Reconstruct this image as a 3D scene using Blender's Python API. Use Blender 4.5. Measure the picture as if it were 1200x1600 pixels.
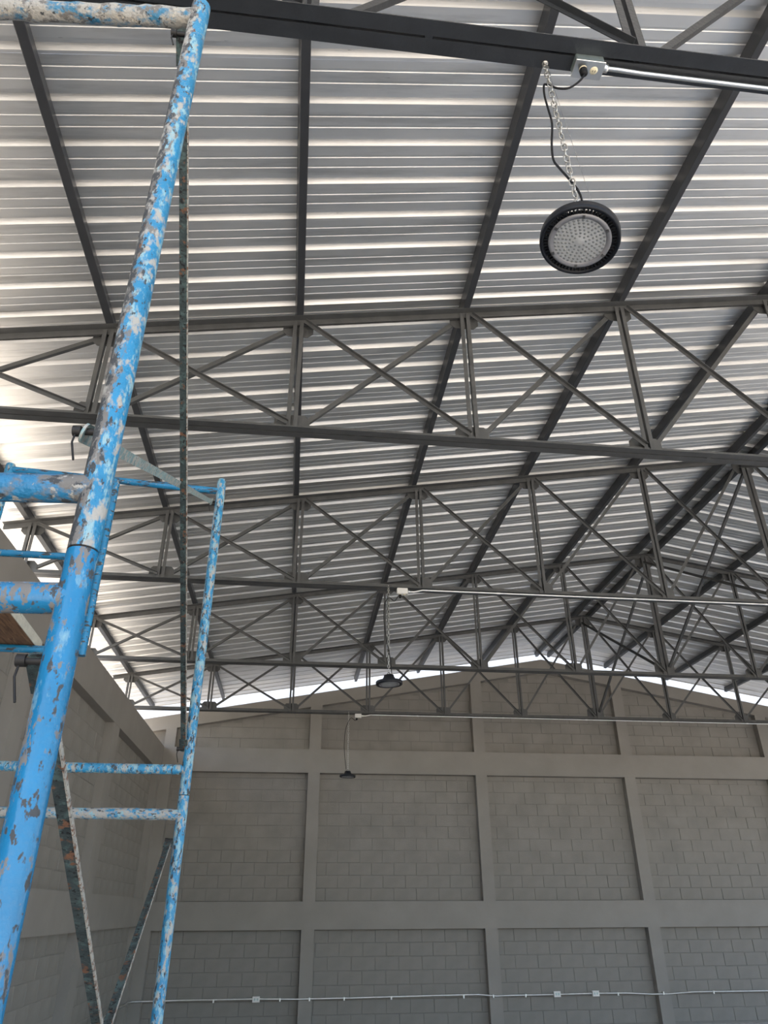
import bpy, math, random
from mathutils import Vector, Matrix, noise
random.seed(7)
for o in list(bpy.data.objects): bpy.data.objects.remove(o)
S = bpy.context.scene
COL = S.collection
EH = 1.70                       # eye height above the floor; heights below are written relative to the eye, +EH

# ------------------------------------------------------------------ camera
FPX, PITCH, YAW, ROLL = 1131.3, 0.5036, 0.1184, -0.0052
fw = Vector((math.sin(YAW)*math.cos(PITCH), math.cos(YAW)*math.cos(PITCH), math.sin(PITCH)))
rt = Vector((math.cos(YAW), -math.sin(YAW), 0)); up = rt.cross(fw)
r2 = rt*math.cos(ROLL)+up*math.sin(ROLL); u2 = up*math.cos(ROLL)-rt*math.sin(ROLL)
cd = bpy.data.cameras.new('camera'); cam = bpy.data.objects.new('camera', cd); COL.objects.link(cam)
cd.sensor_fit = 'AUTO'; cd.sensor_width = 36; cd.lens = FPX/1600*36; cd.clip_start = .02; cd.clip_end = 500
m = Matrix((r2, u2, -fw)).transposed().to_4x4(); m.translation = (0, 0, EH); cam.matrix_world = m
S.camera = cam
# ------------------------------------------------------------------ light: sky and sun
w = bpy.data.worlds.new('world'); S.world = w; w.use_nodes = True
nt = w.node_tree; bg = nt.nodes['Background']
sky = nt.nodes.new('ShaderNodeTexSky'); sky.sky_type = 'NISHITA'; sky.sun_disc = False
sky.sun_elevation = math.radians(60); sky.sun_rotation = math.radians(266); sky.dust_density = 2.5; sky.air_density = 1.0
nt.links.new(sky.outputs[0], bg.inputs[0]); bg.inputs[1].default_value = 0.17
sd = bpy.data.lights.new('sun', 'SUN'); sd.energy = 3.6; sd.angle = math.radians(.6); sd.color = (1, .94, .84)
sun = bpy.data.objects.new('sun', sd); COL.objects.link(sun)
sun.rotation_euler = Vector((-.46, -.03, .88)).to_track_quat('Z', 'Y').to_euler(); sun.location = (-10, -10, 20)
S.view_settings.view_transform = 'Standard'; S.view_settings.look = 'None'
S.view_settings.gamma = 1; S.view_settings.use_curve_mapping = False
S.view_settings.exposure = 2.1

# ------------------------------------------------------------------ mesh helpers
class MB:
    def __init__(s): s.v = []; s.f = []; s.sm = []
    def add(s, vs, fs, smooth=False):
        n = len(s.v); s.v += [tuple(p) for p in vs]
        s.f += [tuple(i+n for i in f) for f in fs]; s.sm += [smooth]*len(fs); return s
    def box(s, a, b):
        (x0, y0, z0), (x1, y1, z1) = a, b
        return s.add([(x0,y0,z0),(x1,y0,z0),(x1,y1,z0),(x0,y1,z0),(x0,y0,z1),(x1,y0,z1),(x1,y1,z1),(x0,y1,z1)],
            [(3,2,1,0),(4,5,6,7),(0,1,5,4),(1,2,6,5),(2,3,7,6),(3,0,4,7)])
    def bbox(s, a, b, e=.004):
        (x0, y0, z0), (x1, y1, z1) = a, b          # box with chamfered edges
        vs = []; idx = {}
        for ix, (X, sx) in enumerate(((x0, 1), (x1, -1))):
            for iy, (Y, sy) in enumerate(((y0, 1), (y1, -1))):
                for iz, (Z, sz) in enumerate(((z0, 1), (z1, -1))):
                    for k, p in enumerate(((X, Y+sy*e, Z+sz*e), (X+sx*e, Y, Z+sz*e), (X+sx*e, Y+sy*e, Z))):
                        idx[ix, iy, iz, k] = len(vs); vs.append(p)
        fs = []
        for k in range(3):
            for sd_ in (0, 1):
                q = []
                for a_, b_ in ((0,0),(0,1),(1,1),(1,0)):
                    c = [a_, b_]; c.insert(k, sd_); q.append(idx[c[0], c[1], c[2], k])
                fs.append(q)
        for k in range(3):
            o1, o2 = [j for j in range(3) if j != k]
            for a_ in (0, 1):
                for b_ in (0, 1):
                    q = []
                    for c_, kk in ((0, o1), (1, o1), (1, o2), (0, o2)):
                        c = [0, 0, 0]; c[o1] = a_; c[o2] = b_; c[k] = c_; q.append(idx[c[0], c[1], c[2], kk])
                    fs.append(q)
        for a_ in (0, 1):
            for b_ in (0, 1):
                for c_ in (0, 1): fs.append([idx[a_, b_, c_, k] for k in range(3)])
        ctr = Vector(((x0+x1)/2, (y0+y1)/2, (z0+z1)/2)); out = []
        for f in fs:
            p = [Vector(vs[i]) for i in f]; n = (p[1]-p[0]).cross(p[2]-p[0])
            out.append(f if n.dot(sum(p, Vector())/len(p)-ctr) > 0 else f[::-1])
        return s.add(vs, out)
    def prism(s, P, Q, sec, a, b):
        P, Q, a, b = Vector(P), Vector(Q), Vector(a), Vector(b); n = len(sec)
        vs = [P+a*x+b*y for x, y in sec]+[Q+a*x+b*y for x, y in sec]
        fs = [(i, (i+1) % n, n+(i+1) % n, n+i) for i in range(n)]+[tuple(range(n))[::-1], tuple(range(n, 2*n))]
        if a.cross(b).dot(Q-P) < 0: fs = [f[::-1] for f in fs]
        return s.add(vs, fs)
    def angle(s, P, Q, a, b, la, lb, t=.004):
        return s.prism(P, Q, [(0,0),(la,0),(la,t),(t,t),(t,lb),(0,lb)], a, b)
    def plate(s, pts, n, t):                     # polygon extruded +-t/2 along n
        n = Vector(n); k = len(pts); P = [Vector(p) for p in pts]
        vs = [p-n*t/2 for p in P]+[p+n*t/2 for p in P]
        return s.add(vs, [tuple(range(k))[::-1], tuple(range(k, 2*k))]+[(i, (i+1) % k, k+(i+1) % k, k+i) for i in range(k)])
    def tube(s, path, r, n=16, lump=0, seed=0, cap=True, closed=False, sub=0):
        P = [Vector(p) for p in path]
        R = r if isinstance(r, (list, tuple)) else [r]*len(P)
        if sub:
            q, qr = [], []
            for i in range(len(P)-1):
                for k in range(sub): q.append(P[i].lerp(P[i+1], k/sub)); qr.append(R[i]+(R[i+1]-R[i])*k/sub)
            q.append(P[-1]); qr.append(R[-1]); P, R = q, qr
        L = len(P); t0 = (P[1]-P[0]).normalized()
        ref = Vector((0, 0, 1)) if abs(t0.z) < .9 else Vector((1, 0, 0))
        a = (ref-t0*ref.dot(t0)).normalized(); vs = []
        for i in range(L):
            if closed: t = (P[(i+1) % L]-P[i-1]).normalized()
            else: t = (P[min(i+1, L-1)]-P[max(i-1, 0)]).normalized()
            a = (a-t*a.dot(t)).normalized(); b = t.cross(a)
            for k in range(n):
                th = 2*math.pi*k/n; d = a*math.cos(th)+b*math.sin(th); rr = R[i]
                if lump:
                    c = (P[i]+d*rr)*26+Vector((seed*7.1, 0, 0))
                    rr += lump*max(-.15, noise.noise(c)+.6*noise.noise(c*2.3)+.35*noise.noise(c*6))
                vs.append(P[i]+d*rr)
        fs = []
        for i in range(L if closed else L-1):
            j = (i+1) % L
            for k in range(n): fs.append((i*n+k, i*n+(k+1) % n, j*n+(k+1) % n, j*n+k))
        s.add(vs, fs, True)
        if cap and not closed:
            s.add(vs[:n], [tuple(range(n))[::-1]]); s.add(vs[-n:], [tuple(range(n))])
        return s
    def lathe(s, prof, c=(0, 0, 0), n=40, smooth=True):   # (radius, z) around the z axis
        c = Vector(c); vs = []; L = len(prof)
        for r, z in prof:
            for k in range(n):
                th = 2*math.pi*k/n; vs.append(c+Vector((r*math.cos(th), r*math.sin(th), z)))
        fs = [(i*n+k, i*n+(k+1) % n, (i+1)*n+(k+1) % n, (i+1)*n+k) for i in range(L-1) for k in range(n)]
        return s.add(vs, fs, smooth)
    def mesh(s, name, mat, origin=(0, 0, 0)):
        o = Vector(origin); me = bpy.data.meshes.new(name)
        me.from_pydata([(p[0]-o.x, p[1]-o.y, p[2]-o.z) for p in s.v], [], s.f)
        me.polygons.foreach_set('use_smooth', s.sm); me.materials.append(mat); me.update(); return me
    def build(s, name, mat, parent=None, origin=None):
        """one object; a child's vertices are stored relative to its parent's base"""
        if parent is not None:
            org = parent.get('_base', (0, 0, 0)); ob = bpy.data.objects.new(name, s.mesh(name, mat, org))
            ob.parent = parent; ob['_base'] = list(org)
        else:
            org = origin or (0, 0, 0); ob = bpy.data.objects.new(name, s.mesh(name, mat, org)); ob.location = org
            ob['_base'] = list(org)
        COL.objects.link(ob); return ob
def tag(o, label, cat, group=None):
    o['label'] = label; o['category'] = cat
    if group: o['group'] = group
    return o
def thing(name, base, label, cat, group=None):
    o = bpy.data.objects.new(name, None); o.empty_display_size = .1; COL.objects.link(o); o.location = base
    o['_base'] = list(base); return tag(o, label, cat, group)
def struct(o): o['kind'] = 'structure'; return o
def V(x, y, z): return Vector((x, y, z+EH))          # eye-relative height -> world

# ------------------------------------------------------------------ materials
def mat(name, col, rough=.5, metal=0, var=.12, vscale=6, bump=0, bscale=60, spec=.5, coord='Object'):
    m = bpy.data.materials.new(name); m.use_nodes = True; n = m.node_tree.nodes; l = m.node_tree.links
    b = n['Principled BSDF']; b.inputs['Roughness'].default_value = rough; b.inputs['Metallic'].default_value = metal
    b.inputs['Specular IOR Level'].default_value = spec
    tc = n.new('ShaderNodeTexCoord')
    nz = n.new('ShaderNodeTexNoise'); nz.inputs['Scale'].default_value = vscale; nz.inputs['Detail'].default_value = 6
    l.new(tc.outputs[coord], nz.inputs['Vector'])
    mr = n.new('ShaderNodeMapRange'); mr.inputs['From Min'].default_value = .3; mr.inputs['From Max'].default_value = .7
    mr.inputs['To Min'].default_value = 1-var; mr.inputs['To Max'].default_value = 1+var
    l.new(nz.outputs['Fac'], mr.inputs['Value'])
    vm = n.new('ShaderNodeVectorMath'); vm.operation = 'SCALE'; vm.inputs[0].default_value = col[:3]
    l.new(mr.outputs[0], vm.inputs['Scale']); l.new(vm.outputs[0], b.inputs['Base Color'])
    if bump:
        n2 = n.new('ShaderNodeTexNoise'); n2.inputs['Scale'].default_value = bscale; n2.inputs['Detail'].default_value = 4
        l.new(tc.outputs[coord], n2.inputs['Vector'])
        bp = n.new('ShaderNodeBump'); bp.inputs['Strength'].default_value = bump; bp.inputs['Distance'].default_value = .004
        l.new(n2.outputs['Fac'], bp.inputs['Height']); l.new(bp.outputs[0], b.inputs['Normal'])
    return m
def layers(m, specs, coord='Object'):
    """stack colour layers on a material: (colour, scale, lo, hi, stretch xyz, rough, offset)"""
    n = m.node_tree.nodes; l = m.node_tree.links; b = n['Principled BSDF']
    tc = n.new('ShaderNodeTexCoord')
    src = b.inputs['Base Color'].links[0].from_socket
    rs = None
    for sp_ in specs:
        col, sc, lo, hi, st, rough, off = sp_[:7]
        mp = n.new('ShaderNodeMapping'); mp.inputs['Scale'].default_value = st; mp.inputs['Location'].default_value = (off, off*.7, off*1.3)
        l.new(tc.outputs[coord], mp.inputs['Vector'])
        nz = n.new('ShaderNodeTexNoise'); nz.inputs['Scale'].default_value = sc; nz.inputs['Detail'].default_value = 9; nz.inputs['Roughness'].default_value = .62
        l.new(mp.outputs[0], nz.inputs['Vector'])
        mr = n.new('ShaderNodeMapRange'); mr.inputs['From Min'].default_value = lo; mr.inputs['From Max'].default_value = hi
        val = nz.outputs['Fac']
        if len(sp_) > 7:                     # heavier on one side of the tube: cement thrown from that side
            sx = n.new('ShaderNodeSeparateXYZ'); l.new(tc.outputs[coord], sx.inputs[0])
            ma = n.new('ShaderNodeMath'); ma.operation = 'MULTIPLY_ADD'; l.new(sx.outputs['X'], ma.inputs[0])
            ma.inputs[1].default_value = sp_[7]; l.new(val, ma.inputs[2]); val = ma.outputs[0]
        l.new(val, mr.inputs['Value'])
        mx = n.new('ShaderNodeMix'); mx.data_type = 'RGBA'; l.new(mr.outputs[0], mx.inputs['Factor'])
        l.new(src, mx.inputs[6]); mx.inputs[7].default_value = (*col, 1); src = mx.outputs[2]
        rx = n.new('ShaderNodeMix'); rx.data_type = 'FLOAT'; l.new(mr.outputs[0], rx.inputs['Factor'])
        if rs is None: rx.inputs[2].default_value = b.inputs['Roughness'].default_value
        else: l.new(rs, rx.inputs[2])
        rx.inputs[3].default_value = rough; rs = rx.outputs[0]
    l.new(src, b.inputs['Base Color']); l.new(rs, b.inputs['Roughness']); return m

M = {}
M['roof'] = mat('galvanised_sheet', (.76, .76, .75), .50, 1, .04, 3, .06, 2.2)
M['steel'] = mat('charcoal_painted_steel', (.070, .071, .070), .5, 0, .18, 9, .25, 90)
layers(M['roof'], [((.10, .10, .10), 26, .715, .74, (.10, 2.2, 1), .6, 1), ((.55, .55, .54), 3, .5, .7, (.25, 3, 1), .5, 4)])
M['freshsteel'] = mat('fresh_black_paint', (.026, .029, .033), .38, 0, .18, 9, .5, 60)
M['purlin'] = mat('charcoal_painted_purlin', (.034, .036, .040), .42, 0, .12, 7, .1, 70)
M['beam'] = mat('grey_painted_concrete', (.262, .243, .217), .72, 0, .07, 2.2, .25, 24)
M['block'] = mat('grey_painted_block', (.242, .225, .200), .78, 0, .10, 3.0, .55, 85)
M['mortar'] = mat('grey_painted_mortar', (.218, .203, .182), .8, 0, .1, 5, .5, 60)
M['floor'] = mat('concrete_floor', (.56, .54, .50), .5, 0, .10, 1.2, .1, 20)
M['ground'] = mat('sunlit_ground', (.48, .43, .36), .9, 0, .12, .5)
M['render'] = mat('added_screen_render', (.72, .72, .70), .85, 0, .05, 2)
M['conduit'] = mat('galvanised_conduit', (.72, .72, .70), .32, 1, .08, 14)
M['zinc'] = mat('zinc_box', (.40, .47, .46), .38, .85, .12, 30)
M['whitebox'] = mat('pale_box', (.72, .70, .66), .5, 0, .05, 20)
M['ivory'] = mat('ivory_plastic', (.75, .68, .48), .4, 0, .03, 10)
M['black'] = mat('black_plastic', (.008, .009, .012), .42, 0, .1, 20, spec=.25)
M['rubber'] = mat('black_cord', (.006, .006, .007), .5, 0, .1, 20, spec=.2)
M['chain'] = mat('galvanised_chain', (.48, .47, .44), .38, 1, .2, 60)
M['wire'] = mat('thin_wire', (.30, .30, .30), .4, .8, .1, 40)
M['lens'] = mat('clear_lens', (.42, .43, .43), .3, 0, .04, 30)
M['lensring'] = mat('satin_ring', (.24, .24, .25), .35, .2, .05, 20)
M['led'] = mat('led_optic', (.19, .20, .20), .25, 0, .04, 60)
M['leddark'] = mat('led_chip', (.25, .26, .26), .3, 0, .04, 60)
M['screw'] = mat('dark_screw', (.12, .12, .12), .4, .7, .1, 50)
BLUE = (.009, .165, .335)
DK = (.05, .054, .056); CEM = (.36, .345, .305); RUST = (.16, .075, .04); PALE = (.24, .40, .44); GRM = (.17, .16, .145)
M['blue'] = layers(mat('chipped_blue_paint', BLUE, .24, 0, .10, 14, .15, 160), [
    (PALE, 30, .60, .70, (1, 1, .4), .4, 9), (GRM, 34, .585, .615, (1, 1, .40), .7, 3.1), (DK, 90, .575, .60, (1, 1, .5), .7, 0), (GRM, 60, .585, .61, (1, 1, .45), .7, 5, -1.2)])
M['blueworn'] = layers(mat('worn_blue_paint', (.016, .20, .37), .36, 0, .15, 14, .6, 190), [
    (PALE, 70, .52, .60, (1, 1, .4), .6, 8), (GRM, 60, .50, .56, (1, 1, .45), .85, 2.2, -9), (DK, 95, .54, .57, (1, 1, .5), .75, 0, -5), (CEM, 45, .53, .60, (1, 1, .6), .85, 4, -1), (RUST, 60, .66, .69, (1, 1, .6), .8, 4)])
M['bluefar'] = layers(mat('faded_blue_paint', (.02, .21, .38), .4, 0, .12, 14, .4, 150), [
    (PALE, 55, .49, .58, (1, 1, .4), .7, 8), (CEM, 60, .53, .59, (1, 1, .45), .85, 2.2), (DK, 80, .56, .59, (1, 1, .4), .75, 0)])
M['splatter'] = layers(mat('cement_splattered_rung', (.02, .21, .38), .5, 0, .12, 14, .8, 150), [
    (CEM, 60, .42, .52, (.8, 1, 1), .9, 2.2), (PALE, 45, .55, .62, (1, 1, 1), .7, 8), (DK, 90, .58, .61, (.5, 1, 1), .75, 0)])
M['bluerung'] = layers(mat('blue_rung_paint', (.012, .19, .37), .38, 0, .12, 14, .3, 120), [
    (DK, 60, .54, .58, (.25, 1, 1), .75, 0), (CEM, 60, .62, .66, (1, 1, 1), .85, 2.2)])
M['crust'] = layers(mat('cement_crusted_paint', (.03, .17, .29), .5, 0, .15, 14, 1, 150), [
    (CEM, 26, .42, .50, (.7, 1, 1), .92, 2.2), (GRM, 50, .53, .60, (1, 1, 1), .9, 1), (DK, 90, .60, .64, (1, 1, 1), .85, 0), ((.46, .41, .32), 70, .58, .66, (1, 1, 1), .9, 6)])
M['dirtyblue'] = layers(mat('dirty_blue_paint', (.015, .16, .31), .4, 0, .15, 14, .7, 150), [
    (GRM, 26, .47, .56, (.7, 1, 1), .9, 2.2), (DK, 55, .54, .60, (.6, 1, 1), .8, 0), (CEM, 60, .57, .62, (1, 1, 1), .9, 6)])
M['brace'] = layers(mat('rusty_green_steel', (.030, .045, .044), .6, 0, .25, 20, .6, 150), [
    ((.065, .105, .10), 40, .50, .6, (1, 1, 1), .7, 3), (RUST, 40, .57, .62, (1, 1, .6), .85, 0), ((.010, .010, .010), 90, .57, .61, (1, 1, 1), .8, 5)])
M['braceedge'] = layers(mat('lit_pale_edge', (.34, .33, .29), .7, 0, .2, 60), [(RUST, 80, .52, .60, (1, 1, 1), .85, 0), (DK, 120, .58, .62, (1, 1, 1), .8, 3)])  # pale base paints light on the brace edge; rust and chips over it
M['bracepale'] = layers(mat('pale_splattered_steel', (.17, .27, .27), .6, 0, .2, 20, .6, 150), [
    (CEM, 60, .46, .56, (1, 1, 1), .85, 3), (DK, 100, .60, .65, (1, 1, 1), .8, 5)])
M['pin'] = mat('blackened_pin', (.018, .016, .014), .6, .3, .2, 60)
M['nut'] = layers(mat('worn_stud', (.30, .27, .23), .6, .3, .2, 60), [(RUST, 60, .5, .6, (1, 1, 1), .8, 0)])
M['plankside'] = layers(mat('paint_splattered_edge', (.50, .47, .38), .85, 0, .12, 30, .6, 120), [((.22, .18, .12), 60, .62, .68, (1, 1, 1), .9, 0)])
def wood():
    m = mat('stained_plank', (.20, .105, .05), .75, 0, .2, 9, .3, 60)
    return layers(m, [((.10, .05, .025), 14, .48, .62, (6, .6, 1), .8, 0), ((.035, .02, .012), 5, .62, .68, (1, 1, 1), .85, 2), ((.30, .18, .09), 20, .56, .66, (5, .5, 1), .8, 4)])
M['wood'] = wood()

# ------------------------------------------------------------------ the hall
XL, XR, YB, YF = -2.41, 12.92, 14.07, -1.5           # inner wall faces, gable wall, open front
XF = 5.256                                            # ridge
REC = .115                                            # block panels sit this far behind columns and beams
LBB, LBT, UBB, UBT = -.2717, .1479, 2.2376, 2.6576
ZT, SL = 4.8247, .1665                                # underside of top chord at the ridge, roof slope
def chord_z(x): return ZT-SL*abs(x-XF)
fl = MB(); fl.box((XL-.5, YF, -.12), (XR+.5, YB+.35, 0)); struct(fl.build('floor', M['floor']))
gr = MB(); gr.box((-90, -90, -.30), (100, 100, -.13)); struct(gr.build('ground', M['ground']))

# block template meshes shared between alike blocks
BL, BH, JT = .40, .20, .010
def block_mesh(axis):
    b = MB()
    if axis == 'x': b.bbox((0, 0, 0), (1, .012, BH-JT), .0035)      # front face looks towards -y
    else: b.bbox((0, 0, 0), (.012, 1, BH-JT), .0035)
    return b
def lay_panel(u0, u1, z0, z1, from_top, ztop=None):
    """running-bond courses as (u, length, z, height)"""
    out = []; n = int((z1-z0)/BH)+1
    ph = random.random()*.4
    for c in range(n+1):
        if from_top: zb = z1-(c+1)*BH; zt = zb+BH
        else: zb = z0+c*BH; zt = zb+BH
        a, bz = max(zb, z0), min(zt, z1)
        if bz-a < .05: continue
        off = (ph+(c % 2)*.2+random.uniform(-.02, .02)) % BL
        u = u0-BL+off
        while u < u1:
            s, e = max(u, u0), min(u+BL, u1)
            if e-s > .05:
                h = bz-a
                if ztop is not None: h = min(h, min(ztop(s), ztop(e))-a)
                if h > .05: out.append((s+JT/2, e-s-JT, a+JT/2, h-JT))
            u += BL
    return out
def make_wall_blocks(parent, axis, plane, items, score, name='block'):
    """the 300 that show largest are parts, the rest one joined part"""
    items = sorted(items, key=score)
    tm = {}
    rest = MB()
    for i, (u, ln, z, h) in enumerate(items):
        pr = random.uniform(-.004, .0015)                # uneven faces
        if i < 300:
            key = (round(ln, 3), round(h, 3))
            if key not in tm:
                b = MB()
                if axis == 'x': b.bbox((0, 0, 0), (ln, .016, h), .0035)
                else: b.bbox((-.016, 0, 0), (0, ln, h), .0035)
                tm[key] = b.mesh('block', M['block'])
            o = bpy.data.objects.new(name, tm[key]); COL.objects.link(o); o.parent = parent
            o.location = (u, plane+pr, z+EH) if axis == 'x' else (plane-pr, u, z+EH)
        else:
            if axis == 'x': rest.box((u, plane+pr, z+EH), (u+ln, plane+.016, z+h+EH))
            else: rest.box((plane-.016, u, z+EH), (plane-pr, u+ln, z+h+EH))
    if rest.v:
        o = rest.build('block_courses', M['block'], parent); o['kind'] = 'stuff'

# gable wall: backing slab following the roof, columns, tie beams, sloped cap beam, blocks
AX, AZ = 4.92, 4.525                                   # apex of the wall top
def wt(x): return AZ-.178*abs(x-AX)
yp = YB+REC
wb = MB(); pts = [(-3.35, -EH), (XR+.9, -EH), (XR+.9, wt(XR+.9)-.02), (AX, AZ-.02), (-3.35, wt(-3.35)-.02)]
wb.plate([(x, yp+.10, z+EH) for x, z in pts], (0, -1, 0), .16)
wall_back = struct(wb.build('wall_back', M['mortar']))
cols = [(.2415, .4595), (3.3915, 3.6095), (6.3215, 6.5395), (9.3184, 9.5364)]
for a, b in [(-2.41, -2.22)]+cols+[(12.35, 12.57), (12.75, XR)]:
    c = MB(); am = (a+b)/2
    ptc = [(a, -EH), (b, -EH), (b, wt(b)-.02), (a, wt(a)-.02)]
    c.plate([(x, (YB+yp+.03)/2, z+EH) for x, z in ptc], (0, -1, 0), yp+.03-YB); c.build('column', M['beam'], wall_back)
for z0, z1 in ((LBB, LBT), (UBB, UBT)):
    c = MB(); c.box((XL, YB-.003, z0+EH), (XR, yp+.03, z1+EH)); c.build('tie_beam', M['beam'], wall_back)
for sgn in (-1, 1):
    c = MB(); xe = -3.36 if sgn < 0 else XR+.91
    q = [(AX, AZ), (xe, wt(xe)), (xe, wt(xe)-.25), (AX, AZ-.25)]
    if sgn > 0: q = q[::-1]
    c.plate([(x, (YB+yp+.19)/2-.002, z+EH) for x, z in q], (0, -1, 0), yp+.19-YB); c.build('cap_beam', M['beam'], wall_back)
pan = list(zip([-2.22]+[b for a, b in cols]+[12.57], [a for a, b in cols]+[12.35, 12.75]))
it = []
for u0, u1 in pan:
    it += lay_panel(u0, u1, -EH, LBB, True)
    it += lay_panel(u0, u1, LBT, UBB, False)
    it += lay_panel(u0, u1, UBT, 4.3, False, lambda x: wt(x)-.25)
make_wall_blocks(wall_back, 'x', yp+.0135, it, lambda q: (q[2] if -2.3 < q[0] < 8.9 and q[2] > -1.75 else 50+q[0]))

# side walls: the one by the scaffold stops short of the roof
def side_wall(name, xf, s, ycols, detailed):
    xp = xf-s*REC                                       # panel plane (s=+1: wall on the left, facing +x)
    b = MB(); b.box((min(xp-s*.004, xp-s*.16), YF, 0), (max(xp-s*.004, xp-s*.16), YB+.1, UBT-.02+EH))
    w_ = struct(b.build(name, M['mortar']))
    for a, e in ycols:
        c = MB(); c.box((min(xf, xp-s*.17), a, 0), (max(xf, xp-s*.17), e, UBT+EH-.001)); c.build('column', M['beam'], w_)
    for z0, z1 in ((LBB+.07, LBT+.055), (UBB-.03, UBT)):
        c = MB(); c.box((min(xf, xp-s*.175)+.003*s, YF+.01, z0+EH), (max(xf, xp-s*.175)+.003*s, YB, z1+EH)); c.build('tie_beam', M['beam'], w_)
    if detailed:
        its = []
        for (a0, e0), (a1, e1) in zip(ycols[:-1], ycols[1:]):
            its += lay_panel(e0, a1, -EH, LBB+.07, True); its += lay_panel(e0, a1, LBT+.055, UBB-.03, False)
        make_wall_blocks(w_, 'y', xp-.0012, its, lambda q: (0 if q[0] > 7.2 else 30)+abs(q[0]-9)+ (0 if q[2] > -1.0 else 20))
    return w_
yc = [(YF, YF+.25), (3.0, 3.27), (6.55, 6.85), (10.10, 10.45), (13.85, YB)]
wl = side_wall('wall_left', XL, 1, yc, True)
# the far side is open between its columns, tied at the top
wr = MB(); wr.box((XR, YF, UBB+EH), (XR+.25, YB+.1, UBT+EH)); wall_right = struct(wr.build('wall_right', M['beam']))
for a, e in yc:
    c = MB(); c.box((XR-.002, a, 0), (XR+.252, e, UBB+EH)); c.build('column', M['beam'], wall_right)
# added pale wall: whitens the gap over the gable, limits light on the overhang
nb = MB(); nb.box((-14, 15.75, -.13), (26, 16.05, 8.6)); struct(nb.build('added_screen_wall', M['render']))

# roof: corrugated sheets in strips, ridge to eave
ROFF = .155
PER = .267
EAVE = .95                                              # overhang past the side walls
def sheet_mesh(s):
    """profile runs along y, ribs run down the slope"""
    prof = []
    for k in range(4):
        y = k*PER
        for dy, dz in ((0, 0), (.050, 0), (.055, .003), (.062, .003), (.066, 0), (.118, 0), (.123, .003), (.130, .003), (.134, 0),
                       (.186, 0), (.202, .033), (.228, .033), (.250, 0)):
            prof.append((y+dy, dz))
    prof.append((4*PER-.001, -.0015))
    x0, x1 = XF, (XL-EAVE if s < 0 else XR+EAVE)
    ln = abs(x1-x0); b = MB(); vs = []; NS = 1
    for i in range(NS+1):
        d = ln*i/NS
        for y, z in prof: vs.append((s*d, y, z-SL*d))
    n = len(prof); fs = [(i*n+k, i*n+k+1, (i+1)*n+k+1, (i+1)*n+k) for i in range(NS) for k in range(n-1)]
    if s < 0: fs = [f[::-1] for f in fs]
    b.add(vs, fs); return b.mesh('roof_sheet', M['roof'])
YEND = 15.12
ceil = bpy.data.objects.new('ceiling', None); COL.objects.link(ceil); ceil['kind'] = 'structure'
sm = {s: sheet_mesh(s) for s in (-1, 1)}
W4 = 4*PER; y = YEND-W4; k = 0
while y > YF-1.0:
    for s in (-1, 1):
        o = bpy.data.objects.new('roof_sheet', sm[s]); COL.objects.link(o); o.parent = ceil
        o.location = (XF, y, ZT+ROFF+EH+.002)
    y -= W4; k += 1
YSTART = y+W4
rc = MB()
for s in (-1, 1):
    rc.plate([(XF, YSTART, ZT+ROFF+.042+EH), (XF, YEND, ZT+ROFF+.042+EH), (XF+s*.22, YEND, ZT+ROFF+.042-SL*.22+EH), (XF+s*.22, YSTART, ZT+ROFF+.042-SL*.22+EH)], (0, 0, 1), .001)
rc.build('ridge_cap', M['roof'], ceil)

# ------------------------------------------------------------------ purlins
NX = [-2.836, -1.489, -.120, 1.187, 2.508, 3.885]
PX = [x-.02 for x in NX]+[XF-.13]
rank = ['seventh', 'sixth', 'fifth', 'fourth', 'third', 'second', 'first']
for s in (-1, 1):
    for i, x in enumerate(PX):
        X = x if s < 0 else 2*XF-x
        z0 = chord_z(X)+.056; b = MB()
        n_ = Vector((SL*(1 if X > XF else -1), 0, 1)).normalized(); t_ = Vector((n_.z, 0, -n_.x))
        c0 = V(X, YSTART+.1, z0); c1 = V(X, 14.93, z0)
        # lipped channel closed into a box profile
        b.prism(c0, c1, [(-.027, .003), (-.024, 0), (.024, 0), (.027, .003), (.027, .097), (.024, .0985), (-.024, .0985), (-.027, .097)], t_, n_)
        side = 'on the roof slope over the scaffold' if s < 0 else 'on the roof slope away from the scaffold'
        o = b.build('roof_purlin', M['purlin'], None, tuple(V(X, YSTART+.1, z0)))
        tag(o, 'dark steel purlin, %s from the ridge %s' % (rank[i], side), 'purlin', 'roof purlins')
        tw = MB(); tw.tube([V(X+.01, 14.90, z0), V(X+.012, 14.905, z0-.07), V(X+.02, 14.90, z0-.12)], .002, 5)
        tw.build('tie_wire', M['wire'], o)

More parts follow.
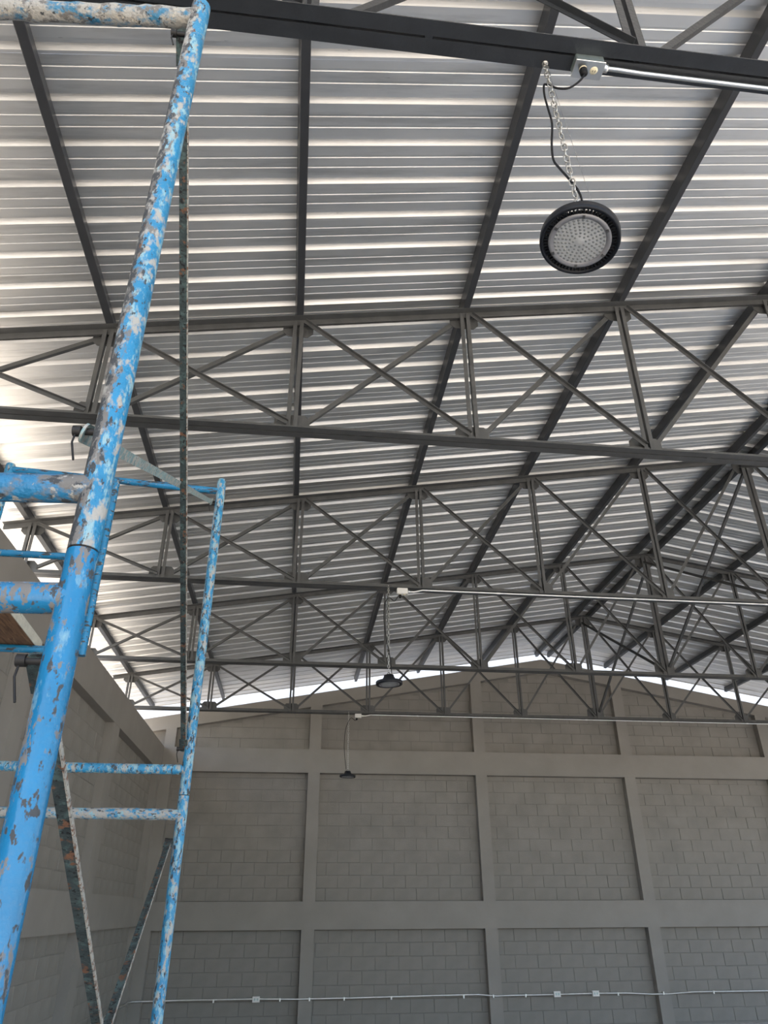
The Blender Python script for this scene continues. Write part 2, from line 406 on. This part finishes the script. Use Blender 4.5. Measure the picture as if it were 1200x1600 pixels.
# ------------------------------------------------------------------ trusses
ZB = 2.945                                              # underside of bottom chord
TY = [1.5277, 4.2199, 6.9622, 9.7433, 12.4586]
TDX = [.02, -.03, .03, 0, 0]
LEG = .055
def truss_parts():
    """(name, mesh) pairs relative to the ridge point of the bottom chord"""
    out = []; base = (XF, 0, ZB+EH)
    xs = NX+[XF]+[2*XF-x for x in NX[::-1]]; xe0, xe1 = -3.12, 2*XF+3.12
    def add(name, b): out.append((name, b.mesh(name, M['steel'], base)))
    b = MB()
    for s in (-1, 1): b.angle(V(xe0, s*.005, ZB), V(xe1, s*.005, ZB), (0, s, 0), (0, 0, 1), .058, LEG, .005)
    for x in [q+.45 for q in xs[::2]]: b.box(V(x, -.0055, ZB+.001), V(x+.03, .0055, ZB+.01))   # stitch welds
    add('bottom_chord', b)
    for s in (-1, 1):
        b = MB(); xe = xe0 if s < 0 else xe1
        for q in (-1, 1):
            P, Q = V(XF, q*.005, ZT+LEG), V(xe, q*.005, chord_z(xe)+LEG)
            b.angle(P, Q, (0, q, 0), (0, 0, -1), .058, LEG, .005)
        add('top_chord', b)
    for i, x in enumerate(xs):
        big = abs(x-XF) < .01; wd = .046 if big else .030; gp = .010 if big else .010
        b = MB(); z0, z1 = ZB+.012, chord_z(x)+.03
        for s in (-1, 1):
            b.angle(V(x+s*gp, -.022, z0), V(x+s*gp, -.022, z1), (s, 0, 0), (0, 1, 0), wd, .04, .004)
        add('vertical', b)
    for i in range(len(xs)-1):
        a, c = xs[i], xs[i+1]; o = .05
        for q in (0, 1):
            if q == 0: P, Q = V(a+o, 0, chord_z(a+o)+.012), V(c-o*.6, 0, ZB+.055)
            else: P, Q = V(a+o, 0, ZB+.06), V(c-o, 0, chord_z(c-o)+.01)
            d = (Q-P).normalized(); n = Vector((-d.z, 0, d.x)); n = n if n.z > 0 else -n
            b = MB(); yo = -.028 if q == 0 else .028
            off = Vector((0, yo, 0))
            if q == 0: b.angle(P+off+n*.015, Q+off+n*.015, (0, -1, 0), -n, .028, .030, .004)
            else: b.angle(P+off-n*.016, Q+off-n*.016, (0, 1, 0), n, .028, .033, .004)
            add('diagonal', b)
    for i, x in enumerate(xs):
        big = abs(x-XF) < .01
        h = .21 if big else .160; hw = .15 if big else .125; c = .035
        b = MB(); b.plate([V(px, .026, pz) for px, pz in ((x-hw, ZB+.03), (x+hw, ZB+.03), (x+hw, ZB+h-c), (x+hw-c, ZB+h), (x-hw+c, ZB+h), (x-hw, ZB+h-c))], (0, -1, 0), .006)
        add('gusset_plate', b)
        b = MB(); hw = .14 if big else .115
        if big: pp = [(x-hw, chord_z(x-hw)+.04), (x-hw, chord_z(x)-.10), (x-hw+.05, chord_z(x)-.15), (x+hw-.05, chord_z(x)-.15), (x+hw, chord_z(x)-.10), (x+hw, chord_z(x+hw)+.04), (x, chord_z(x)+.04)]
        else: pp = [(x-hw, chord_z(x-hw)+.02), (x-hw, chord_z(x)-.045), (x-hw+.04, chord_z(x)-.085), (x+hw-.04, chord_z(x)-.085), (x+hw, chord_z(x)-.045), (x+hw, chord_z(x+hw)+.02)]
        b.plate([V(px, .026, pz) for px, pz in pp], (0, -1, 0), .006)
        add('gusset_plate', b)
    return out
TP = truss_parts()
tl = ['fifth steel roof truss from the gable wall, its chord carrying a big round lamp',
      'fourth steel roof truss from the gable wall, with no lamp or conduit',
      'third steel roof truss from the gable wall, with conduit and a chained lamp',
      'second steel roof truss from the gable wall, with no lamp or conduit',
      'steel roof truss nearest the block gable wall, with conduit and a chained lamp']
for i, Y in enumerate(TY):
    t = thing('roof_truss', (XF+TDX[i], Y, ZB+EH), tl[i], 'truss', 'roof trusses')
    for nm, me in TP:
        o = bpy.data.objects.new(nm, me); COL.objects.link(o); o.parent = t
        if i == 0: o.material_slots[0].link = 'OBJECT'; o.material_slots[0].material = M['freshsteel']
# sway braces along the ridge, crossing between neighbouring trusses
ordn = ['fourth', 'third', 'second', 'first']
for i in range(4):
    ya, yb = TY[i]+.03, TY[i+1]-.03
    za, zb = ZT-.10, ZB+.12
    for q in (0, 1):
        P, Q = (V(XF+.04, ya, za), V(XF+.04, yb, zb)) if q == 0 else (V(XF-.04, ya, zb), V(XF-.04, yb, za))
        d = (Q-P).normalized(); n = d.cross(Vector((1, 0, 0))); n = n if n.z > 0 else -n
        b = MB(); b.angle(P, Q, (1 if q == 0 else -1, 0, 0), n, .032, .032, .004)
        o = b.build('ridge_brace', M['steel'], None, tuple(P))
        tag(o, 'slim steel ridge brace sloping %s to the gable wall, %s truss bay from it' % ('down' if q == 0 else 'up', ordn[i]), 'brace', 'ridge braces')

# ------------------------------------------------------------------ hanging lamps with chain, cord, wire, eye bolt, outlet box, conduit
def link_mesh():
    b = MB(); L, W_, r = .0185, .0095, .0026; path = []
    for k in range(8): th = math.pi*k/7; path.append((W_*math.cos(th), 0, L-W_+W_*math.sin(th)))
    for k in range(8): th = math.pi+math.pi*k/7; path.append((W_*math.cos(th), 0, -L+W_+W_*math.sin(th)))
    b.tube(path, r, 6, closed=True); return b.mesh('chain_link', M['chain'])
LINK = link_mesh()
def lamp_parts():
    out = []
    def add(name, b, m_): out.append((name, b.mesh(name, M[m_])))
    # origin: centre of the lens face, z up
    b = MB(); b.lathe([(.117, .006), (.121, 0), (.127, 0), (.130, .004), (.130, .030), (.127, .034), (.117, .034), (.117, .006)], n=64); add('outer_ring', b, 'black')
    for k in range(60):
        th = 2*math.pi*k/60
        if k == 0:
            b = MB(); b.box((.100, -.0016, .004), (.119, .0016, .032)); fin = b.mesh('fin', M['black'])
        out.append(('fin', fin, th))
    b = MB(); b.lathe([(.0, .036), (.06, .036), (.095, .034), (.103, .022), (.103, .006), (.100, .003), (.097, .006)], n=48); add('heat_sink', b, 'black')
    b = MB(); b.lathe([(.102, .006), (.101, .001), (.094, -.001), (.088, .002), (.084, .004), (.084, .008)], n=48); add('lens_ring', b, 'lensring')
    b = MB(); b.lathe([(.0, .001), (.010, .0005), (.016, .003), (.05, .0035), (.086, .0045)][::-1], n=48); add('lens', b, 'lens')
    b = MB(); b.lathe([(.0042*math.cos(a), -.0003-.0018*math.sin(a)) for a in (0, .5, 1.0, 1.45)], n=10); dome = b.mesh('led_lens', M['led'])
    for rr, n in ((.020, 8), (.032, 14), (.044, 19), (.056, 24), (.068, 29), (.079, 34)):
        for k in range(n):
            out.append(('led_lens', dome, (rr, 2*math.pi*(k+.3*rr*100)/n)))
    b = MB(); b.box((-.005, -.004, -.004), (.005, .004, .004)); clip = b.mesh('lens_screw', M['screw'])
    for k in range(6): out.append(('lens_screw', clip, (.094, 2*math.pi*(k+.3)/6, 1)))
    b = MB(); b.lathe([(.058, .034), (.060, .040), (.060, .066), (.052, .074), (.050, .090), (.044, .096), (.0, .096)], n=32); add('driver_cap', b, 'black')
    b = MB(); b.tube([(-.012, 0, .094), (-.012, 0, .112), (0, 0, .124), (.012, 0, .112), (.012, 0, .094)], .004, 8); add('hook', b, 'screw')
    return out
LP = lamp_parts()
def hang_lamp(X, Y, ztop, zf, tilt, where, boxx, boxz, boxY, cord, cond_end, wire=None, boxmat='whitebox', boxsize=(.11, .055, .062)):
    g = 'hanging high bay lamps'
    L = thing('high_bay_light', tuple(V(X, Y, zf)), 'round black high bay lamp hung from %s' % where, 'lamp', g)
    L.rotation_euler = tilt
    for q in LP:
        nm, me = q[0], q[1]; o = bpy.data.objects.new(nm, me); COL.objects.link(o); o.parent = L
        if len(q) > 2:
            if nm == 'fin': o.rotation_euler = (0, 0, q[2])
            else:
                rr, th = q[2][0], q[2][1]; o.location = (rr*math.cos(th), rr*math.sin(th), .003)
                if nm == 'led_lens': o.location.z = .0035
                if nm == 'lens_screw': o.rotation_euler = (0, 0, th); o.location.z = -.001
    bpy.context.view_layer.update()
    hook = L.matrix_world @ Vector((0, 0, .122))
    # eye bolt through the chord
    e = MB(); zc = ZB
    e.tube([V(X, Y, zc+.03), V(X, Y, zc-.018)], .004, 10)
    ring = [V(X+.011*math.sin(2*math.pi*k/14), Y, zc-.028+.011*math.cos(2*math.pi*k/14)) for k in range(14)]
    e.tube(ring, .003, 8, closed=True); e.lathe([(.0, .0), (.012, 0), (.012, -.004), (.0, -.004)], V(X, Y, zc), 14)
    eb = e.build('eye_bolt', M['chain'], None, tuple(V(X, Y, zc-.04))); tag(eb, 'zinc eye bolt under the chord of %s' % where, 'eye bolt', 'eye bolts')
    # chain
    top = V(X, Y, zc-.044); d = hook-top; ln = d.length; pitch = .0315; n = max(2, round(ln/pitch)); dirn = d.normalized()
    C = thing('hanging_chain', tuple(hook), 'galvanised link chain holding the lamp under %s' % where, 'chain', 'lamp chains')
    q0 = dirn.to_track_quat('Z', 'Y')
    for k in range(n+1):
        o = bpy.data.objects.new('chain_link', LINK); COL.objects.link(o); o.parent = C
        o.location = top+d*(k/n)-hook
        o.rotation_mode = 'QUATERNION'
        from mathutils import Quaternion
        o.rotation_quaternion = q0 @ Quaternion((0, 0, 1), math.radians(90*(k % 2)+22*math.sin(k*1.3)+20))
        o.scale = (1, 1, 1)
    # outlet box
    bx = V(boxx, boxY, boxz); sx, sy, sz = boxsize
    B = thing('outlet_box', tuple(bx-Vector((0, 0, sz/2))), 'small metal outlet box fixed under the chord of %s' % where, 'outlet box', 'truss outlet boxes')
    b = MB(); b.bbox(bx-Vector((sx/2, sy/2, sz/2)), bx+Vector((sx/2, sy/2, sz/2)), .004); b.build('box_body', M[boxmat], B)
    b = MB(); b.bbox(bx-Vector((sx/2+.003, sy/2+.003, sz/2+.004)), bx+Vector((sx/2+.003, sy/2+.003, -sz/2+.001)), .0015); cp = b.build('cover_plate', M['conduit' if boxmat == 'zinc' else boxmat], B)
    for s in (-1, 1):
        b = MB(); cc = bx+Vector((s*.022, 0, -sz/2-.004)); b.lathe([(.0, -.003), (.014, -.003), (.016, 0)], cc, 20); r_ = b.build('receptacle', M['ivory'], B)
        b = MB()
        for t in (-1, 1): b.box(cc+Vector((t*.005-.001, -.004, -.0036)), cc+Vector((t*.005+.001, .004, -.003)))
        b.build('slot', M['black'], r_)
    # cord with plug
    pts = [V(*p) for p in cord]
    sp = []
    for i in range(len(pts)-1):
        p0, p1, p2, p3 = pts[max(i-1, 0)], pts[i], pts[i+1], pts[min(i+2, len(pts)-1)]
        for k in range(5):
            t = k/5; sp.append(.5*((2*p1)+(p2-p0)*t+(2*p0-5*p1+4*p2-p3)*t*t+(3*p1-p0-3*p2+p3)*t**3))
    sp.append(pts[-1])
    K = thing('power_cord', tuple(pts[-1]), 'black power cord of the lamp under %s' % where, 'cord', 'lamp cords')
    b = MB(); b.tube(sp, .0042, 8); b.build('cable', M['rubber'], K)
    pc = bx+Vector((-.022, 0, -sz/2-.006)); b = MB(); b.lathe([(.0, -.036), (.008, -.036), (.015, -.026), (.016, -.004), (.013, 0)], pc, 16); b.build('plug', M['rubber'], K)
    if wire:
        b = MB(); b.tube([V(*wire[0]), V(*wire[1])], .0009, 5)
        tag(b.build('safety_wire', M['wire'], None, tuple(V(*wire[1]))), 'thin slanting safety wire beside the lamp chain of %s' % where, 'wire')
    # conduit along the chord to the far side
    cx0 = boxx+sx/2; zz, yy = cond_end
    P = thing('conduit_pipe', tuple(V(cx0, yy, zz)), 'thin galvanised conduit running along the bottom chord of %s' % where, 'conduit', 'truss conduits')
    b = MB(); pth = [V(cx0, boxY, boxz), V(cx0+.07, boxY, boxz), V(cx0+.16, yy, zz), V(cx0+.16+.01, yy, zz), V(12.6, yy, zz)]
    b.tube(pth, .0095, 12); b.build('pipe', M['conduit'], P)
    b = MB(); b.lathe([(.010, 0), (.0165, 0), (.0165, .022), (.010, .022)], (0, 0, 0), 12)
    b.v = [tuple(V(cx0+.002+v[2], boxY+v[0], boxz+v[1])) for v in b.v]; b.build('connector', M['conduit'], P)
    x = cx0+.95
    while x < 12.4:
        b = MB(); b.tube([V(x, yy, zz), V(x+.035, yy, zz)], .0128, 12)
        b.build('coupling' if int(x*10) % 3 else 'strap', M['conduit'], P); x += 1.5
    return L
w5, w3, w1 = 'the fifth truss from the gable wall', 'the third truss from the gable wall', 'the truss nearest the gable wall'
cord1 = [(.985, 1.549, 2.868), (.966, 1.56, 2.835), (.921, 1.57, 2.794), (.873, 1.57, 2.781), (.837, 1.575, 2.804), (.818, 1.57, 2.791), (.812, 1.57, 2.72), (.817, 1.57, 2.633), (.826, 1.58, 2.564),
         (.818, 1.595, 2.468), (.816, 1.60, 2.383), (.835, 1.60, 2.335), (.862, 1.60, 2.282), (.888, 1.60, 2.22), (.893, 1.60, 2.16), (.886, 1.60, 2.06), (.880, 1.60, 2.0)]
hang_lamp(.840, 1.572, ZB, 1.925, (math.radians(-3), math.radians(11), 0), w5, 1.005, 2.925, 1.553, cord1, (2.925, 1.556), ((.848, 1.572, 2.90), (.945, 1.60, 1.975)), 'zinc', (.115, .065, .045))
cord2 = [(.985, 6.91, 2.875), (.963, 6.9, 2.842), (.922, 6.9, 2.79), (.869, 6.9, 2.823), (.822, 6.9, 2.744), (.815, 6.9, 2.571), (.84, 6.9, 2.37), (.877, 6.9, 2.174), (.890, 6.91, 2.03)]
hang_lamp(.866, 6.925, ZB, 1.925, (math.radians(1), math.radians(-2), 0), w3, 1.008, 2.905, 6.915, cord2, (2.922, 6.902))
cord3 = [(.99, 12.42, 2.88), (.966, 12.4, 2.821), (.889, 12.4, 2.862), (.807, 12.4, 2.669), (.792, 12.4, 2.357), (.83, 12.41, 2.03)]
hang_lamp(.856, 12.43, ZB, 1.915, (0, math.radians(2), 0), w1, 1.015, 2.905, 12.41, cord3, (2.922, 12.398))

# ------------------------------------------------------------------ conduit and outlets on the gable wall
zc0 = -1.232
P = thing('wall_conduit', tuple(V(XL+.02, YB-.02, zc0)), 'thin galvanised conduit with straps crossing the gable wall low down', 'conduit')
pth = [V(XL+.02, 10.5, zc0-.01), V(XL+.02, 13.9, zc0), V(XL+.06, YB-.03, zc0)]
for x, y_, z in ((-1.6, -.016, .005), (-.43, -.02, .007), (.2, -.016, -.006), (.5, -.016, -.004), (1.2, -.02, .0), (2.6, -.018, .012), (3.2, -.018, .015), (3.5, -.016, -.01), (3.75, -.016, -.005), (4.3, -.02, -.004), (5.2, -.02, .004), (5.75, -.02, .0), (6.2, -.016, -.022), (6.5, -.016, -.022), (6.95, -.02, .0), (8.3, -.02, -.003), (12.7, -.02, 0)):
    pth.append(V(x, YB+y_, zc0+z))
b = MB(); b.tube(pth, .0115, 10); b.build('pipe', M['conduit'], P)
for x in (-1.1, -.05, .42, .98, 1.75, 2.95, 3.45, 4.0, 5.6, 6.4, 7.3, 8.4, 9.4):
    b = MB(); b.bbox(V(x-.012, YB-.036, zc0-.035), V(x+.012, YB-.001, zc0+.014), .003); b.build('strap', M['conduit'], P)
for x, lb in ((-.43, 'on the gable wall panel beside the scaffold'), (4.535, 'on the gable wall, the nearer of a pair to the scaffold'), (5.203, 'on the gable wall, of a pair the one farther from the scaffold')):
    B = thing('outlet_box', tuple(V(x, YB-.02, zc0-.035)), 'white outlet box '+lb, 'outlet box', 'wall outlet boxes')
    b = MB(); b.bbox(V(x-.055, YB-.052, zc0-.034), V(x+.055, YB-.001, zc0+.042), .004); b.build('box_body', M['whitebox'], B)
    b = MB(); b.bbox(V(x-.058, YB-.058, zc0-.037), V(x+.058, YB-.05, zc0+.045), .002); b.build('cover_plate', M['whitebox'], B)
    for s in (-1, 1):
        b = MB(); b.bbox(V(x+s*.022-.014, YB-.061, zc0-.012), V(x+s*.022+.014, YB-.057, zc0+.02), .001); r_ = b.build('receptacle', M['zinc'], B)

# ------------------------------------------------------------------ scaffold
P1, NL = (-.309, .951), (-1.307, 1.011)                 # posts of the two near frames
P2, FL = (-.438, 3.168), (-1.435, 3.130)                # posts of the two frames further in
TR = .0212
def on(a, b, t): return (a[0]+(b[0]-a[0])*t, a[1]+(b[1]-a[1])*t)
def frame(R_, L_, z0, z1, zlow, ztop, ladder, label, mats, upper=True, pins=()):
    """ladder frame: two posts, a middle upright, top and bottom rungs, short ladder rungs on one half"""
    F = thing('scaffold_section', tuple(V(R_[0], R_[1], z0)), label, 'scaffold', 'blue scaffold sections')
    mp, mt, mb, ml = mats
    for q, (p, mm) in enumerate(((R_, mp), (L_, mp))):
        b = MB(); zz = [z0+.0016+(z1-z0-.014)*k/24 for k in range(25)]
        path = [V(p[0], p[1], z) for z in zz]; rad = [TR]*25
        if upper: path += [V(p[0], p[1], z1-.006), V(p[0], p[1], z1-.001), V(p[0], p[1], z1+.001)]; rad += [TR*.98, TR*.9, TR*.7]
        else: path += [V(p[0], p[1], z1-.0004)]; rad += [TR]
        b.tube(path, rad, 28, .0007, 3+q); b.build('post', M[mm], F)
        b = MB(); b.tube([V(p[0], p[1], z0-.06), V(p[0], p[1], z0+.03)], TR*.93, 16); b.build('coupling_pin', M['pin'], F)
    mid = on(R_, L_, .5)
    if ladder:
        b = MB(); b.tube([V(mid[0], mid[1], ladder[0]-.02), V(mid[0], mid[1], (ztop[0]+ztop[1])/2)], .0165, 16, sub=10); b.build('inner_upright', M[ml], F)
    def rung(a, c, za, zc_, r, mm, lump, name, seed=0):
        b = MB(); P, Q = V(a[0], a[1], za), V(c[0], c[1], zc_)
        n = 60 if lump > .001 else 14
        path = [P.lerp(Q, k/n) for k in range(n+1)]; rad = [r]*(n+1)
        b.tube(path, rad, 28 if lump > .001 else 18, lump, seed); b.build(name, M[mm], F)
    rung(R_, L_, ztop[0], ztop[1], ztop[2], mt[0], mt[1], 'top_rung', 1)
    rung(R_, L_, zlow[0], zlow[1], zlow[2], mb[0], mb[1], 'bottom_rung', 2)
    for z in ladder: rung(mid, L_, z, z, .0165, ml, .0003, 'ladder_rung', 4)
    for z in pins:                                       # threaded studs with gravity hooks, on the inner side of each post
        for p, s in ((R_, -1), (L_, 1)):
            b = MB(); b.tube([V(p[0], p[1], z), V(p[0]+s*.046, p[1]+.0, z)], .0055, 10); st = b.build('stud', M['pin'], F)
            b = MB(); b.tube([V(p[0]+s*.040, p[1], z), V(p[0]+s*.052, p[1], z)], .0085, 12); b.build('knob', M['pin'], st)
            b = MB(); b.tube([V(p[0]+s*.047, p[1], z+.004), V(p[0]+s*.049, p[1]-.003, z-.022), V(p[0]+s*.040, p[1]-.006, z-.055)], .0017, 6); b.build('hook', M['pin'], st)
    return F
nz0, nz1, fz0, fz1 = .4397, 1.8475, .4096, 1.8924
frame(P1, NL, nz0, nz1, (.540, .543, TR), (1.793, 1.783, TR), (.95, 1.36), 'upper blue scaffold frame nearer the open front, cement crust on its top rung',
      ('blueworn', ('crust', .0045), ('dirtyblue', .0012), 'bluerung'), pins=(.640, 1.725))
frame(P1, NL, nz0-1.445, nz0-.0012, (-.90, -.90, TR), (.370, .370, TR), (), 'lower blue scaffold frame nearer the open front, glossy paint with dark chips',
      ('blue', ('blue', .0005), ('blue', .0005), 'bluerung'), False, pins=(.283, -.83))
frame(P2, FL, fz0, fz1, (.508, .508, .0195), (1.826, 1.863, .0165), (.985, 1.425), 'upper blue scaffold frame nearer the gable wall, with a plank on its ladder rung',
      ('bluefar', ('bluerung', .0003), ('bluefar', .0008), 'bluerung'), pins=(.590, 1.765))
frame(P2, FL, fz0-1.445, fz0-.0012, (-.93, -.93, .0195), (.338, .340, .0205), (), 'lower blue scaffold frame nearer the gable wall, cement splatter on its top rung',
      ('bluefar', ('splatter', .0028), ('bluefar', .0008), 'bluerung'), False, pins=(.245, -.83))
# screw jacks on casters carry the lower frames
for (p, zb_), nm in (((P1, nz0-1.445), 'the front scaffold post away from the side wall'), ((NL, nz0-1.445), 'the front scaffold post by the side wall'), ((P2, fz0-1.445), 'the gable end scaffold post away from the side wall'), ((FL, fz0-1.445), 'the gable end scaffold post by the side wall')):
    J = thing('caster_jack', (p[0], p[1], 0), 'screw jack on caster under '+nm, 'caster', 'scaffold casters')
    b = MB(); b.tube([V(p[0], p[1], zb_-.001), V(p[0], p[1], -EH+.16)], .016, 14); b.build('jack_screw', M['nut'], J)
    b = MB(); b.lathe([(.0, 0), (.045, 0), (.045, .02), (.02, .03), (.0, .03)], V(p[0], p[1], zb_-.035), 16); b.build('jack_nut', M['pin'], J)
    b = MB()
    for s in (-1, 1): b.box((p[0]+s*.03-.003, p[1]-.03, .05), (p[0]+s*.03+.003, p[1]+.03, .165))
    b.box((p[0]-.033, p[1]-.03, .16), (p[0]+.033, p[1]+.03, .168)); b.build('fork', M['pin'], J)
    b = MB(); b.lathe([(.0, -.02), (.06, -.02), (.075, -.014), (.075, .014), (.06, .02), (.0, .02)], (0, 0, 0), 24)
    b.v = [(p[0]+v[2], p[1]+v[0], .0755+v[1]) for v in b.v]; b.build('wheel', M['rubber'], J)
def brace(P, Q, label, mm, a, w_=.032, edge=True):
    P, Q = Vector(P), Vector(Q); d = (Q-P).normalized(); a = Vector(a); a = (a-d*a.dot(d)).normalized(); n = d.cross(a); n = n if n.z > 0 else -n
    o = thing('cross_brace', tuple(Q if Q.z < P.z else P), label, 'brace', 'scaffold cross braces')
    e = .05; b = MB(); b.angle(P+d*e-a*w_/2, Q-d*e-a*w_/2, a, n, w_, w_*.4, .0035); b.build('bar', M[mm], o)
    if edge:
        b = MB(); b.prism(P+d*e-a*w_/2-n*.001, Q-d*e-a*w_/2-n*.001, [(-.0012, -.0008), (.0015, -.0008), (.0015, w_*.4+.0005), (-.0012, w_*.4+.0005)], a, n); b.build('lit_edge', M['braceedge'], o)  # pale strip paints in the light caught along the bar's edge
    for c, s in ((P, 1), (Q, -1)):
        b = MB(); pts = []
        for k in range(13):
            th = -math.pi/2+math.pi*k/12; pts.append(c-d*s*.016*math.cos(th)+a*.016*math.sin(th))
        pts += [c+d*s*.06+a*.016, c+d*s*.06-a*.016]
        b.plate(pts, n, .004); b.build('flattened_end', M[mm], o)
    return o
def pin(p, z, k=.030): return V(p[0]-k, p[1]+.004, z)
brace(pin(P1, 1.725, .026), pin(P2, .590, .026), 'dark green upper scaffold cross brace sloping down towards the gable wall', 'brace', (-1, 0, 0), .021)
brace(pin(P1, .640, .036), pin(P2, 1.765, .036), 'pale paint-splattered upper scaffold cross brace sloping up towards the gable wall', 'bracepale', (.35, 0, 1), .021, False)
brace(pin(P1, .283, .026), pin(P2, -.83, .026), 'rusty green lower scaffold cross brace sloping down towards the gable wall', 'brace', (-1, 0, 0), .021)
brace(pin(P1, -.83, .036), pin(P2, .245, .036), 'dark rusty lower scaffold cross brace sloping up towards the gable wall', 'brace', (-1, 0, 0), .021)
# wooden plank on the ladder rung
a0, a1 = V(-1.138, 3.20, 1.0025), V(-1.095, 2.30, 1.0025); wv = Vector((-1, -.05, 0)); hv = Vector((0, 0, .045))
a0 = V(-1.140, 3.23, 1.0025); a1 = a0+Vector((.056*2.45, -2.45*.998, 0))
wv = Vector((-.25, -.014, 0))
pl = thing('scaffold_plank', tuple(a0), 'brown wooden plank with a paint-splattered edge lying on a scaffold ladder rung', 'plank')
b = MB(); vs = [a0, a1, a1+wv, a0+wv]; b.add(vs+[v+hv for v in vs], [(3,2,1,0), (4,5,6,7), (0,1,5,4), (1,2,6,5), (2,3,7,6), (3,0,4,7)]); b.build('board', M['wood'], pl)
ev = Vector((.003, 0, 0)); b = MB(); e0 = [a0+ev*.1, a1+ev*.1, a1+ev*.1+hv, a0+ev*.1+hv]
b.add(e0+[v+ev for v in e0], [(0,1,2,3), (7,6,5,4), (0,4,5,1), (1,5,6,2), (2,6,7,3), (3,7,4,0)]); b.build('painted_edge', M['plankside'], pl)

for o in bpy.data.objects:
    if '_base' in o: del o['_base']
